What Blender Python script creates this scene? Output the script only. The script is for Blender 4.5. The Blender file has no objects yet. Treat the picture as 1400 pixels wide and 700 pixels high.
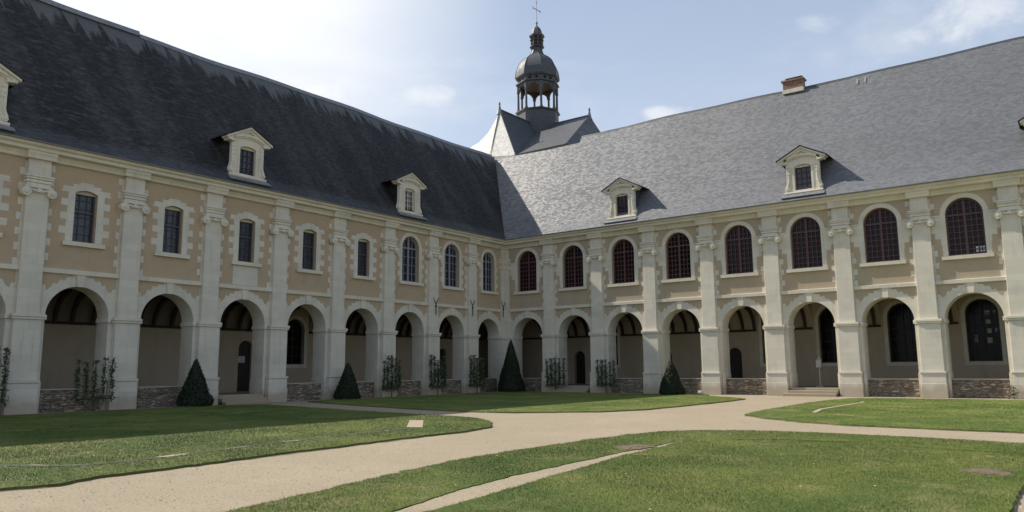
import bpy, bmesh, math, random
import numpy as np
from mathutils import Vector, Matrix
from mathutils.geometry import tessellate_polygon
random.seed(7); rng=np.random.default_rng(7)
R=math.radians; PI=math.pi
S=bpy.context.scene
# ------------------------------------------------------------------ camera
CAM=(33.8252,-43.7673,1.65)
yaw,pit,rol=-0.6480,0.1474,-0.0080
_f=Vector((math.sin(yaw)*math.cos(pit),math.cos(yaw)*math.cos(pit),math.sin(pit)))
_r=Vector((math.cos(yaw),-math.sin(yaw),0)); _u=_r.cross(_f)
_c,_s=math.cos(rol),math.sin(rol)
rx=_c*_r+_s*_u; dn=_s*_r-_c*_u
cd=bpy.data.cameras.new('camera'); cam=bpy.data.objects.new('camera',cd); S.collection.objects.link(cam)
M3=Matrix((rx,-dn,-_f)).transposed()
cam.matrix_world=Matrix.Translation(CAM)@M3.to_4x4()
cd.sensor_width=36; cd.lens=36*1033.13/1400; cd.clip_end=3000; cd.clip_start=.05
S.camera=cam
# ------------------------------------------------------------------ light
SUN=Vector((-1,-.205,1.0)).normalized()
sl=bpy.data.lights.new('sun','SUN'); sl.energy=5.0; sl.angle=R(.53); sl.color=(1,.93,.82)
so=bpy.data.objects.new('sun',sl); S.collection.objects.link(so)
so.rotation_euler=SUN.to_track_quat('Z','Y').to_euler(); so.location=(-30,-10,60)
W=bpy.data.worlds.new('World'); S.world=W; W.use_nodes=True
nt=W.node_tree; nt.nodes.clear()
def nd(nt,t,**k):
    n=nt.nodes.new(t)
    for a,b in k.items():
        setattr(n,a,b)
    return n
out=nd(nt,'ShaderNodeOutputWorld'); bg=nd(nt,'ShaderNodeBackground'); bg.inputs[1].default_value=.083
sky=nd(nt,'ShaderNodeTexSky',sky_type='NISHITA',sun_disc=False)
sky.sun_elevation=math.asin(SUN.z); sky.sun_rotation=math.atan2(SUN.x,SUN.y)
sky.air_density=1.0; sky.dust_density=1.6; sky.ozone_density=1.3; sky.altitude=50
def mth(nt,op,a,b=None,c=None,clamp=False):
    n=nd(nt,'ShaderNodeMath',operation=op); n.use_clamp=clamp
    for i,x in enumerate((a,b,c)):
        if x is None: continue
        if isinstance(x,(int,float)): n.inputs[i].default_value=x
        else: nt.links.new(x,n.inputs[i])
    return n.outputs[0]
def mapr(nt,x,a,b,c=0,d=1,smooth=True):
    n=nd(nt,'ShaderNodeMapRange'); n.interpolation_type='SMOOTHSTEP' if smooth else 'LINEAR'
    nt.links.new(x,n.inputs[0])
    for i,q in enumerate((a,b,c,d)): n.inputs[i+1].default_value=q
    return n.outputs[0]
def mixc(nt,f,a,b,bt='MIX'):
    n=nd(nt,'ShaderNodeMix',data_type='RGBA',blend_type=bt)
    for i,x in ((0,f),(6,a),(7,b)):
        if isinstance(x,(int,float)): n.inputs[i].default_value=x
        elif isinstance(x,tuple): n.inputs[i].default_value=(*x,1) if len(x)==3 else x
        else: nt.links.new(x,n.inputs[i])
    return n.outputs[2]
def noise(nt,vec,sc,det=4,rough=.55,dist=0,out=0):
    n=nd(nt,'ShaderNodeTexNoise'); n.inputs['Scale'].default_value=sc; n.inputs['Detail'].default_value=det
    n.inputs['Roughness'].default_value=rough; n.inputs['Distortion'].default_value=dist
    if vec is not None: nt.links.new(vec,n.inputs['Vector'])
    return n.outputs[out]
def mapping(nt,vec,sc=(1,1,1),loc=(0,0,0),rot=(0,0,0)):
    n=nd(nt,'ShaderNodeMapping'); n.inputs['Scale'].default_value=sc; n.inputs['Location'].default_value=loc; n.inputs['Rotation'].default_value=rot
    nt.links.new(vec,n.inputs['Vector']); return n.outputs[0]
def vdot(nt,v,d):
    n=nd(nt,'ShaderNodeVectorMath',operation='DOT_PRODUCT'); nt.links.new(v,n.inputs[0]); n.inputs[1].default_value=d
    return n.outputs['Value']
tc=nd(nt,'ShaderNodeTexCoord'); dirv=tc.outputs['Generated']
nz=noise(nt,mapping(nt,dirv,(1,1,2.2)),3.2,7,.6,.4)
nz2=noise(nt,mapping(nt,dirv,(1,1,2.0)),9,6,.62)
nz3=noise(nt,mapping(nt,dirv,(1,1,1.8)),16,8,.62,.3)
def pdir(x,y):
    v=(x-700)/1033.13*rx+(y-350)/1033.13*dn+_f
    return v.normalized()
glow=mapr(nt,vdot(nt,dirv,tuple(pdir(120,-120))),.87,.995)
glow=mth(nt,'MULTIPLY',glow,mth(nt,'ADD',mth(nt,'MULTIPLY',nz,.9),.5))
col=mixc(nt,.42,sky.outputs[0],(6.5,7.8,10.0))
col=mixc(nt,mth(nt,'MULTIPLY',glow,1.0,clamp=True),col,(10.2,10.3,10.5))
haze_h=nd(nt,'ShaderNodeSeparateXYZ'); nt.links.new(dirv,haze_h.inputs[0])
col=mixc(nt,mth(nt,'MULTIPLY',mapr(nt,haze_h.outputs[2],.6,.05),.55),col,(7.8,8.7,10.0))
cl=None
for (x,y,rad,st,amp) in [(430,118,6,.34,.85),(594,134,4.0,.4,.6),(915,154,3.4,.28,.62),(1113,34,2.8,.5,.38),(1325,8,9.0,.42,.6),(1230,45,6,.4,.22),(70,-20,16,.8,.9)]:
    d=pdir(x,y); 
    # elongated spot: squash vertical distance
    mp=nd(nt,'ShaderNodeVectorMath',operation='SUBTRACT'); nt.links.new(dirv,mp.inputs[0]); mp.inputs[1].default_value=d
    m2=nd(nt,'ShaderNodeVectorMath',operation='MULTIPLY'); nt.links.new(mp.outputs[0],m2.inputs[0]); m2.inputs[1].default_value=(1,1,1/st)
    ln=nd(nt,'ShaderNodeVectorMath',operation='LENGTH'); nt.links.new(m2.outputs[0],ln.inputs[0])
    sp=mapr(nt,ln.outputs['Value'],math.tan(R(rad)),0)
    k=mth(nt,'MULTIPLY',sp,1.15); k=mth(nt,'ADD',k,mth(nt,'MULTIPLY',mth(nt,'SUBTRACT',nz3,.5),3.2))
    k=mth(nt,'MULTIPLY',mth(nt,'MULTIPLY',mapr(nt,k,.2,1.5),amp),mapr(nt,sp,0,.6))
    cl=k if cl is None else mth(nt,'MAXIMUM',cl,k)
wisp=mth(nt,'MULTIPLY',mapr(nt,nz,.5,.78),.35)
cl=mth(nt,'MAXIMUM',cl,wisp)
col=mixc(nt,cl,col,(9.6,9.7,9.8))
nt.links.new(col,bg.inputs[0]); nt.links.new(bg.outputs[0],out.inputs[0])
S.view_settings.view_transform='Standard'; S.view_settings.look='None'; S.view_settings.exposure=0.32; S.view_settings.gamma=1
S.view_settings.use_curve_mapping=False
S.render.engine='CYCLES'
# ------------------------------------------------------------------ materials
def new_mat(name):
    m=bpy.data.materials.new(name); m.use_nodes=True; nt=m.node_tree
    p=nt.nodes['Principled BSDF']; return m,nt,p
def bump(nt,p,h,st=.3,dist=.02):
    b=nd(nt,'ShaderNodeBump'); b.inputs['Strength'].default_value=st; b.inputs['Distance'].default_value=dist
    nt.links.new(h,b.inputs['Height']); nt.links.new(b.outputs[0],p.inputs['Normal'])
def objco(nt): return nd(nt,'ShaderNodeTexCoord').outputs['Object']
def uvec(nt,vec):  # (x+y , z) so returns and fronts both carry coursing
    s=nd(nt,'ShaderNodeSeparateXYZ'); nt.links.new(vec,s.inputs[0])
    c=nd(nt,'ShaderNodeCombineXYZ'); nt.links.new(mth(nt,'ADD',s.outputs[0],s.outputs[1]),c.inputs[0]); nt.links.new(s.outputs[2],c.inputs[1])
    return c.outputs[0],s
def brick(nt,vec,bw,rh,mort,c1,c2,cm,off=.5):
    b=nd(nt,'ShaderNodeTexBrick'); b.offset=off
    b.inputs['Scale'].default_value=1; b.inputs['Brick Width'].default_value=bw; b.inputs['Row Height'].default_value=rh
    b.inputs['Mortar Size'].default_value=mort; b.inputs['Mortar Smooth'].default_value=.3
    b.inputs['Color1'].default_value=(*c1,1); b.inputs['Color2'].default_value=(*c2,1); b.inputs['Mortar'].default_value=(*cm,1)
    nt.links.new(vec,b.inputs['Vector']); return b
def mat_stone(name,base=(.65,.605,.51),joint=True,damp=True):
    m,nt,p=new_mat(name); o=objco(nt); v,s=uvec(nt,o)
    c2=tuple(x*.91 for x in base); cm=tuple(x*.82 for x in base)
    b=brick(nt,v,.72,.333,.006,base,c2,cm if joint else base)
    col=b.outputs[0]
    n1=noise(nt,o,.7,6,.6); n2=noise(nt,o,9,5,.7); st=noise(nt,mapping(nt,o,(3.2,3.2,.35)),1.3,5,.65)
    col=mixc(nt,mth(nt,'MULTIPLY',mapr(nt,n1,.45,.75),.45),col,(.42,.40,.35))
    col=mixc(nt,mth(nt,'MULTIPLY',mapr(nt,st,.52,.78),.4),col,(.33,.31,.27))
    col=mixc(nt,mth(nt,'MULTIPLY',mapr(nt,n2,.5,.8),.25),col,(.66,.62,.54))
    if damp:
        z=mth(nt,'ADD',s.outputs[2],mth(nt,'MULTIPLY',mth(nt,'SUBTRACT',noise(nt,o,1.6,4),.5),.9))
        col=mixc(nt,mapr(nt,z,.85,.25,0,.6),col,(.30,.235,.15))
    nt.links.new(col,p.inputs['Base Color']); p.inputs['Roughness'].default_value=.9; p.inputs['Specular IOR Level'].default_value=.2
    h=mth(nt,'ADD',mth(nt,'MULTIPLY',b.outputs['Fac'],-.6),mth(nt,'MULTIPLY',n2,.5)); bump(nt,p,h,.35,.012)
    return m
def mat_plaster(name,c,c2,amt=.5):
    m,nt,p=new_mat(name); o=objco(nt)
    n1=noise(nt,o,.9,6,.62,.5); n2=noise(nt,o,14,5,.7); st=noise(nt,mapping(nt,o,(2.6,2.6,.5)),1.1,5,.6)
    col=mixc(nt,mth(nt,'MULTIPLY',mapr(nt,n1,.4,.7),amt),c,c2)
    col=mixc(nt,mth(nt,'MULTIPLY',mapr(nt,st,.5,.8),.35),col,tuple(x*.72 for x in c2))
    col=mixc(nt,mth(nt,'MULTIPLY',n2,.18),col,tuple(min(1,x*1.3) for x in c))
    nt.links.new(col,p.inputs['Base Color']); p.inputs['Roughness'].default_value=.95; p.inputs['Specular IOR Level'].default_value=.15
    bump(nt,p,n2,.25,.01); return m
def mat_slate(name,kind):
    m,nt,p=new_mat(name); o=objco(nt); s=nd(nt,'ShaderNodeSeparateXYZ'); nt.links.new(o,s.inputs[0])
    c=nd(nt,'ShaderNodeCombineXYZ')
    hx=mth(nt,'ADD',s.outputs[0],mth(nt,'MULTIPLY',s.outputs[1],.35))
    nt.links.new(hx,c.inputs[0]); nt.links.new(mth(nt,'MULTIPLY',s.outputs[2],1.158),c.inputs[1])
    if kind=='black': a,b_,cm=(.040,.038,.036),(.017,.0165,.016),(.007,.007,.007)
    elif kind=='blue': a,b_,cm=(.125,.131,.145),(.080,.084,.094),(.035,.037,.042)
    elif kind=='lead': a,b_,cm=(.060,.064,.073),(.046,.05,.058),(.04,.042,.05)
    else: a,b_,cm=(.17,.165,.16),(.12,.118,.115),(.06,.06,.06)
    b=brick(nt,c.outputs[0],.22,.115,.006,a,b_,cm)
    lb=brick(nt,mapping(nt,c.outputs[0],(1,1,1),(.0,.0,0)),.22,.115,.0,(0,0,0),(1,1,1),(.5,.5,.5))
    col=b.outputs[0]; br=lb.outputs[0]
    fine=noise(nt,mapping(nt,c.outputs[0],(3.6,12,1)),1.6,3,.7)
    wide=noise(nt,mapping(nt,c.outputs[0],(.18,.35,1)),1,5,.6)
    col=mixc(nt,mth(nt,'MULTIPLY',mapr(nt,fine,.42,.66),.5 if kind=='black' else .38),col,tuple(x*1.75 for x in a))
    col=mixc(nt,mth(nt,'MULTIPLY',mapr(nt,wide,.4,.7),.4 if kind=='black' else .18),col,tuple(x*.6 for x in b_))
    rough=.5
    if kind=='black':
        streak=noise(nt,mapping(nt,c.outputs[0],(2.3,.16,1)),1,4,.6)
        streak2=noise(nt,mapping(nt,c.outputs[0],(.5,.09,1),(4,2,0),(0,0,.35)),1,4,.6)
        # lichen wash: a clean grey strip under the ridge, ragged lower edge
        zz=mth(nt,'ADD',s.outputs[2],mth(nt,'MULTIPLY',mth(nt,'SUBTRACT',streak,.5),-4.2))
        col=mixc(nt,mapr(nt,zz,18.05,18.55,0,.8),mixc(nt,mapr(nt,streak2,.44,.60),mixc(nt,.82,col,(.007,.0068,.0065)),col),(.125,.127,.13))
        low=mapr(nt,s.outputs[2],11.9,11.2,0,.5); col=mixc(nt,low,col,(.065,.07,.078))
        edge=mth(nt,'MULTIPLY',mapr(nt,noise(nt,mapping(nt,c.outputs[0],(2.5,9,1)),1.0,6,.8),.52,.62),.35); col=mixc(nt,edge,col,(.085,.085,.083))
        mott=noise(nt,mapping(nt,c.outputs[0],(1.1,3.2,1)),1.2,6,.75); fadeL=mapr(nt,s.outputs[0],-14,-30)
        col=mixc(nt,mth(nt,'MULTIPLY',mth(nt,'MULTIPLY',mapr(nt,mott,.5,.68),.5),fadeL),col,(.13,.13,.13))
    if kind=='blue':
        d=mth(nt,'ADD',s.outputs[0],mth(nt,'MULTIPLY',noise(nt,o,.9,5,.6),6.0))
        rag=noise(nt,mapping(nt,c.outputs[0],(1.5,4.5,1)),1.3,7,.8)
        mk=mth(nt,'MULTIPLY',mapr(nt,d,6.5,2.5),mapr(nt,rag,.38,.62))
        col=mixc(nt,mth(nt,'MULTIPLY',mk,.75),col,(.30,.285,.255))
        lo=mth(nt,'MULTIPLY',mapr(nt,noise(nt,mapping(nt,o,(1.0,1.0,3.5)),1.4,7,.8),.50,.68),.35)
        col=mixc(nt,lo,col,(.20,.20,.195))
    if kind=='pale':
        col=mixc(nt,mapr(nt,noise(nt,mapping(nt,o,(1.5,1.5,3)),3.0,7,.75),.30,.5,.55,.97),col,(.50,.485,.45))  # whitish colour paints sun glare into the mottled slate
    nt.links.new(col,p.inputs['Base Color'])
    rr=mth(nt,'ADD',mth(nt,'MULTIPLY',br,.2),mth(nt,'MULTIPLY',fine,.35)); rr=mth(nt,'ADD',rr,{'black':.42,'blue':.36,'lead':.30,'pale':.34}[kind]); nt.links.new(rr,p.inputs['Roughness'])
    p.inputs['Specular IOR Level'].default_value={'black':.35,'blue':.5,'lead':.5,'pale':.6}[kind]
    h=mth(nt,'ADD',mth(nt,'MULTIPLY',b.outputs['Fac'],-.7),mth(nt,'ADD',mth(nt,'MULTIPLY',br,.8),mth(nt,'MULTIPLY',fine,1.2)))
    if kind!='lead': bump(nt,p,h,.42,.02)
    else: bump(nt,p,h,.15,.01)
    return m
def mat_plain(name,c,rough=.6,var=.25,sc=6,metal=0,spec=.4):
    m,nt,p=new_mat(name); o=objco(nt); n=noise(nt,o,sc,5,.65)
    col=mixc(nt,mapr(nt,n,.3,.75,0,1),tuple(x*(1-var) for x in c),tuple(min(1,x*(1+var)) for x in c))
    nt.links.new(col,p.inputs['Base Color']); p.inputs['Roughness'].default_value=rough; p.inputs['Metallic'].default_value=metal
    p.inputs['Specular IOR Level'].default_value=spec; bump(nt,p,n,.15,.01); return m
def mat_rubble(name):
    m,nt,p=new_mat(name); o=objco(nt)
    w=nd(nt,'ShaderNodeVectorMath',operation='MULTIPLY_ADD'); nt.links.new(noise(nt,o,3,3,.6,0,1),w.inputs[0]); w.inputs[1].default_value=(.16,.16,.07); nt.links.new(o,w.inputs[2])
    mp=mapping(nt,w.outputs[0],(3.4,3.4,10.5))
    v=nd(nt,'ShaderNodeTexVoronoi'); v.inputs['Scale'].default_value=1; nt.links.new(mp,v.inputs['Vector'])
    e=nd(nt,'ShaderNodeTexVoronoi',feature='DISTANCE_TO_EDGE'); e.inputs['Scale'].default_value=1; nt.links.new(mp,e.inputs['Vector'])
    s=nd(nt,'ShaderNodeSeparateColor'); nt.links.new(v.outputs['Color'],s.inputs[0])
    cr=nd(nt,'ShaderNodeValToRGB'); r=cr.color_ramp; r.elements[0].color=(.13,.095,.065,1); r.elements[1].color=(.46,.37,.27,1)
    for q,c in ((.3,(.27,.21,.15,1)),(.55,(.20,.18,.155,1)),(.8,(.38,.32,.24,1))):
        x=r.elements.new(q); x.color=c
    nt.links.new(s.outputs[0],cr.inputs[0])
    col=mixc(nt,mapr(nt,e.outputs['Distance'],.09,.02),cr.outputs[0],(.16,.125,.085))
    col=mixc(nt,mth(nt,'MULTIPLY',noise(nt,o,22,4,.7),.25),col,(.09,.08,.07))
    nt.links.new(col,p.inputs['Base Color']); p.inputs['Roughness'].default_value=.95
    bump(nt,p,mth(nt,'ADD',mapr(nt,e.outputs['Distance'],0,.15),mth(nt,'MULTIPLY',s.outputs[1],.6)),.9,.04); return m
def mat_glass(name,c=(.012,.014,.018),rough=.06,wav=.12,spec=.5):
    m,nt,p=new_mat(name); o=objco(nt)
    n=noise(nt,o,2.5,3,.5); col=mixc(nt,n,c,tuple(x*1.8 for x in c)); nt.links.new(col,p.inputs['Base Color'])
    p.inputs['Roughness'].default_value=rough; p.inputs['Specular IOR Level'].default_value=spec; bump(nt,p,noise(nt,o,5,2),wav,.02); return m
def mat_gravel():
    m,nt,p=new_mat('gravel'); o=objco(nt)
    n1=noise(nt,o,.35,6,.6); n2=noise(nt,o,26,5,.8); n3=noise(nt,o,2.2,6,.65,.6)
    col=mixc(nt,mapr(nt,n2,.3,.7),(.215,.175,.12),(.40,.34,.25))
    col=mixc(nt,mth(nt,'MULTIPLY',mapr(nt,n1,.4,.7),.4),col,(.38,.32,.23))
    col=mixc(nt,mth(nt,'MULTIPLY',mapr(nt,n3,.52,.75),.35),col,(.19,.15,.10))
    vv=nd(nt,'ShaderNodeTexVoronoi'); vv.inputs['Scale'].default_value=16; nt.links.new(o,vv.inputs['Vector'])
    mid=noise(nt,o,7,6,.8); col=mixc(nt,mth(nt,'MULTIPLY',mapr(nt,mid,.5,.75),.45),col,(.20,.16,.11)); col=mixc(nt,mth(nt,'MULTIPLY',mapr(nt,mid,.45,.25),.4),col,(.46,.40,.31))
    peb=mapr(nt,vv.outputs['Distance'],.10,.22)
    sc_=nd(nt,'ShaderNodeSeparateColor'); nt.links.new(vv.outputs['Color'],sc_.inputs[0])
    pk=mth(nt,'MULTIPLY',mth(nt,'SUBTRACT',1.0,peb),mapr(nt,sc_.outputs[0],.72,.80))
    col=mixc(nt,pk,col,(.16,.125,.085))
    nt.links.new(col,p.inputs['Base Color']); p.inputs['Roughness'].default_value=.95; p.inputs['Specular IOR Level'].default_value=.15
    bump(nt,p,mth(nt,'ADD',n2,n3),.7,.02); return m
def mat_lawn(blade=False):
    m,nt,p=new_mat('grass_blades' if blade else 'lawn_turf'); o=nd(nt,'ShaderNodeNewGeometry').outputs['Position']
    n1=noise(nt,o,.28,6,.6,.4); n2=noise(nt,o,1.3,5,.65); n3=noise(nt,o,18,5,.8)
    ck=(1.0 if blade else .92)
    g1=tuple(x*ck for x in (.095,.150,.024)); g2=tuple(x*ck for x in (.19,.22,.048)); g3=tuple(x*ck for x in (.31,.29,.11))
    col=mixc(nt,mapr(nt,n1,.35,.65),g1,g2)
    col=mixc(nt,mth(nt,'MULTIPLY',mapr(nt,n2,.45,.72),.55),col,tuple(x*ck for x in (.07,.125,.022)))
    col=mixc(nt,mth(nt,'MULTIPLY',mapr(nt,noise(nt,o,.7,6,.7,.3),.50,.72),.7),col,g3)
    if blade:
        at=nd(nt,'ShaderNodeAttribute',attribute_name='rnd'); f=at.outputs['Fac']
        col=mixc(nt,mapr(nt,f,.84,1,0,.55),col,(.36,.34,.15)); col=mixc(nt,mapr(nt,f,.3,0,0,.5),col,(.07,.11,.025))
    else: col=mixc(nt,mth(nt,'MULTIPLY',n3,.35),col,(.06,.085,.02))
    nt.links.new(col,p.inputs['Base Color']); p.inputs['Roughness'].default_value=.8 if not blade else .6
    p.inputs['Specular IOR Level'].default_value=.2
    if not blade: bump(nt,p,mth(nt,'ADD',n3,n2),.9,.05)
    else:
        gn=nd(nt,'ShaderNodeNewGeometry'); vm=nd(nt,'ShaderNodeVectorMath',operation='MULTIPLY_ADD'); nt.links.new(gn.outputs['Normal'],vm.inputs[0]); vm.inputs[1].default_value=(.4,.4,.4); vm.inputs[2].default_value=(0,0,1)
        nn=nd(nt,'ShaderNodeVectorMath',operation='NORMALIZE'); nt.links.new(vm.outputs[0],nn.inputs[0]); nt.links.new(nn.outputs[0],p.inputs['Normal'])
    return m
def mat_kerb():
    m,nt,p=new_mat('overgrown_kerb'); o=objco(nt)
    col=mixc(nt,mapr(nt,noise(nt,o,1.3,6,.7),.53,.62),(.04,.05,.018),(.30,.27,.20))
    nt.links.new(col,p.inputs['Base Color']); p.inputs['Roughness'].default_value=.95; return m
def mat_leaf(name,c):
    m,nt,p=new_mat(name); o=objco(nt); at=nd(nt,'ShaderNodeAttribute',attribute_name='rnd')
    col=mixc(nt,at.outputs['Fac'],tuple(x*.55 for x in c),tuple(x*1.6 for x in c)); nt.links.new(col,p.inputs['Base Color'])
    p.inputs['Roughness'].default_value=.55; p.inputs['Specular IOR Level'].default_value=.3; return m
M={}
M['stone']=mat_stone('limestone'); M['trim']=mat_stone('limestone_trim',(.68,.63,.52),joint=False,damp=False)
M['ochre']=mat_plaster('ochre_plaster',(.45,.345,.235),(.40,.315,.22),.7)
M['tan']=mat_plaster('tan_plaster',(.42,.335,.235),(.36,.31,.24),.9)
M['cove']=mat_plaster('dark_lath_plaster',(.21,.175,.135),(.14,.12,.095),.6)  # darker plaster tone for the left coves and both gallery slabs
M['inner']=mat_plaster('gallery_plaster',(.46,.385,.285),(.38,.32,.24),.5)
M['black']=mat_slate('old_black_slate','black'); M['blue']=mat_slate('blue_slate','blue'); M['lead']=mat_slate('lead_cladding','lead'); M['pale']=mat_slate('pale_glare_slate','pale')
M['rubble']=mat_rubble('schist_rubble')
M['oak']=mat_plain('dark_oak',(.045,.033,.024),.75,.35,9); M['door']=mat_plain('door_wood',(.03,.022,.018),.6,.3,7)
M['redframe']=mat_plain('oxblood_paint',(.098,.042,.041),.5,.2,10); M['greyframe']=mat_plain('grey_blue_paint',(.24,.25,.30),.5,.15,10)
M['brownframe']=mat_plain('dark_grey_paint',(.075,.072,.078),.5,.2,10); M['whiteframe']=mat_plain('white_paint',(.62,.60,.54),.5,.1,10)
M['glass']=mat_glass('window_glass',(.016,.019,.026),.08,.2); M['darkglass']=mat_glass('dark_glass',(.004,.004,.005),.15,.15,.12); M['roomglass']=mat_glass('room_glass',(.008,.007,.008),.1,.2,.18); M['leaded']=mat_glass('leaded_glass',(.028,.033,.044),.22,.5)
M['iron']=mat_plain('wrought_iron',(.03,.025,.022),.6,.2,10,.3); M['zinc']=mat_plain('zinc',(.22,.23,.24),.45,.2,5,.4)
M['paper']=mat_plain('paper',(.62,.62,.60),.8,.06,5); M['brickm']=mat_plain('chimney_brick',(.24,.15,.11),.9,.35,6)
M['step']=mat_stone('step_stone',(.42,.37,.29)); M['floor']=mat_plain('gallery_floor',(.30,.26,.20),.85,.2,3)
M['gravel']=mat_gravel(); M['lawn']=mat_lawn(); M['kerb']=mat_kerb(); M['blade']=mat_lawn(True); M['soil']=mat_plain('bare_soil',(.135,.095,.068),.95,.4,14)
M['yew']=mat_leaf('yew_leaves',(.015,.025,.010)); M['leaf']=mat_leaf('pear_leaves',(.045,.068,.030)); M['bark']=mat_plain('bark',(.07,.055,.04),.9,.3,12)
M['pebble']=mat_plain('pebble',(.30,.25,.19),.9,.5,3); M['daisy']=mat_plain('petal',(.62,.58,.42),.8,.35,2); M['reflection']=mat_plain('painted_reflection',(.30,.31,.30),.4,.45,7); M['post']=mat_plain('grey_enamel',(.36,.35,.32),.6,.1,5); M['white']=mat_plain('white_plastic',(.7,.7,.68),.5,.05,5)
# ------------------------------------------------------------------ mesh helpers
class MB:
    def __init__(s,sg=1): s.v=[];s.f=[];s.m=[];s.sg=sg;s.mi=0
    def P(s,a,d,z): return (s.sg*a,-d,z)
    def raw(s,vs,fs,m=None):
        n=len(s.v); s.v+=[tuple(p) for p in vs]; s.f+=[tuple(n+i for i in f) for f in fs]; s.m+=[s.mi if m is None else m]*len(fs)
    def box(s,a0,a1,d0,d1,z0,z1,m=None):
        vs=[s.P(a,d,z) for z in (z0,z1) for a,d in ((a0,d0),(a1,d0),(a1,d1),(a0,d1))]
        s.raw(vs,[(0,3,2,1),(4,5,6,7),(0,1,5,4),(1,2,6,5),(2,3,7,6),(3,0,4,7)],m)
    def plate(s,outer,holes,d0,d1,m=None):  # outer/holes lists of (a,z); solid between depth d0 (back) and d1 (front)
        loops=[outer]+list(holes); pts=[p for l in loops for p in l]
        tri=tessellate_polygon([[Vector((a,z,0)) for a,z in l] for l in loops])
        n=len(pts); vs=[s.P(a,d1,z) for a,z in pts]+[s.P(a,d0,z) for a,z in pts]
        fs=[tuple(t) for t in tri]+[tuple(n+i for i in reversed(t)) for t in tri]
        o=0
        for l in loops:
            k=len(l)
            for i in range(k): fs.append((o+i,o+(i+1)%k,n+o+(i+1)%k,n+o+i))
            o+=k
        s.raw(vs,fs,m)
    def prof(s,pts,a0,a1,m=None):  # profile (d,z) swept along a ; a0,a1 numbers or functions of d
        f0=a0 if callable(a0) else (lambda d:a0); f1=a1 if callable(a1) else (lambda d:a1)
        k=len(pts); vs=[s.P(f0(d),d,z) for d,z in pts]+[s.P(f1(d),d,z) for d,z in pts]
        fs=[(i,(i+1)%k,k+(i+1)%k,k+i) for i in range(k)]+[tuple(range(k)),tuple(range(2*k-1,k-1,-1))]
        s.raw(vs,fs,m)
    def tube(s,p0,p1,r0,r1=None,n=8,m=None,world=False):
        r1=r0 if r1 is None else r1
        p0=Vector(p0 if world else s.P(*p0)); p1=Vector(p1 if world else s.P(*p1)); ax=(p1-p0).normalized()
        t=ax.orthogonal().normalized(); b=ax.cross(t)
        vs=[p0+r0*(math.cos(2*PI*i/n)*t+math.sin(2*PI*i/n)*b) for i in range(n)]+[p1+r1*(math.cos(2*PI*i/n)*t+math.sin(2*PI*i/n)*b) for i in range(n)]
        s.raw(vs,[(i,(i+1)%n,n+(i+1)%n,n+i) for i in range(n)]+[tuple(range(n)),tuple(range(2*n-1,n-1,-1))],m)
    def lathe(s,c,prof,n=8,ph=0,m=None):  # world (x,y) centre, prof (r,z)
        vs=[];fs=[]
        for r,z in prof: vs+=[(c[0]+r*math.cos(ph+2*PI*i/n),c[1]+r*math.sin(ph+2*PI*i/n),z) for i in range(n)]
        for j in range(len(prof)-1): fs+=[(j*n+i,j*n+(i+1)%n,(j+1)*n+(i+1)%n,(j+1)*n+i) for i in range(n)]
        fs+=[tuple(range(n-1,-1,-1)),tuple(range((len(prof)-1)*n,len(prof)*n))]
        s.raw(vs,fs,m)
    def build(s,name,mats,parent=None,smooth=False,recalc=True,bevel=0):
        me=bpy.data.meshes.new(name); me.from_pydata(s.v,[],s.f)
        if not isinstance(mats,(list,tuple)): mats=[mats]
        for x in mats: me.materials.append(x)
        if len(mats)>1: me.polygons.foreach_set('material_index',s.m)
        if recalc:
            bm=bmesh.new(); bm.from_mesh(me); bmesh.ops.recalc_face_normals(bm,faces=bm.faces)
            if bevel:
                es=[e for e in bm.edges if len(e.link_faces)==2 and e.calc_face_angle(0)>.6]
                bmesh.ops.bevel(bm,geom=es,offset=bevel,segments=1,affect='EDGES')
            bm.to_mesh(me); bm.free()
        if smooth:
            for p in me.polygons: p.use_smooth=True
        o=bpy.data.objects.new(name,me); S.collection.objects.link(o)
        if parent: o.parent=parent
        return o
def tag(o,label=None,cat=None,group=None,kind=None):
    for k,x in (('label',label),('category',cat),('group',group),('kind',kind)):
        if x: o[k]=x
    return o
def empty(name,loc=(0,0,0),rz=0):
    o=bpy.data.objects.new(name,None); o.location=loc; o.rotation_euler=(0,0,rz); o.empty_display_size=.3; S.collection.objects.link(o); return o
def arc(c,z,r,n=20,a0=PI,a1=0,rz=None):
    rz=rz or r
    return [(c+r*math.cos(a0+(a1-a0)*i/n),z+rz*math.sin(a0+(a1-a0)*i/n)) for i in range(n+1)]
def seg_open(c,hw,z0,zs,rise,n=10):  # opening outline, segmental or round head
    if rise>=hw*.9: top=arc(c,zs,hw,20)
    else:
        Rr=(hw*hw+rise*rise)/(2*rise); t=math.asin(hw/Rr)
        top=[(c+Rr*math.sin(-t+2*t*i/n),zs+rise-Rr+Rr*math.cos(-t+2*t*i/n)) for i in range(n+1)]
    return [(c-hw,z0)]+top+[(c+hw,z0)]
# ------------------------------------------------------------------ setting
g=MB(); g.raw([(-400,-400,0),(400,-400,0),(400,400,0),(-400,400,0)],[(0,1,2,3)])
tag(g.build('ground',M['gravel']),kind='structure')

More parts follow.
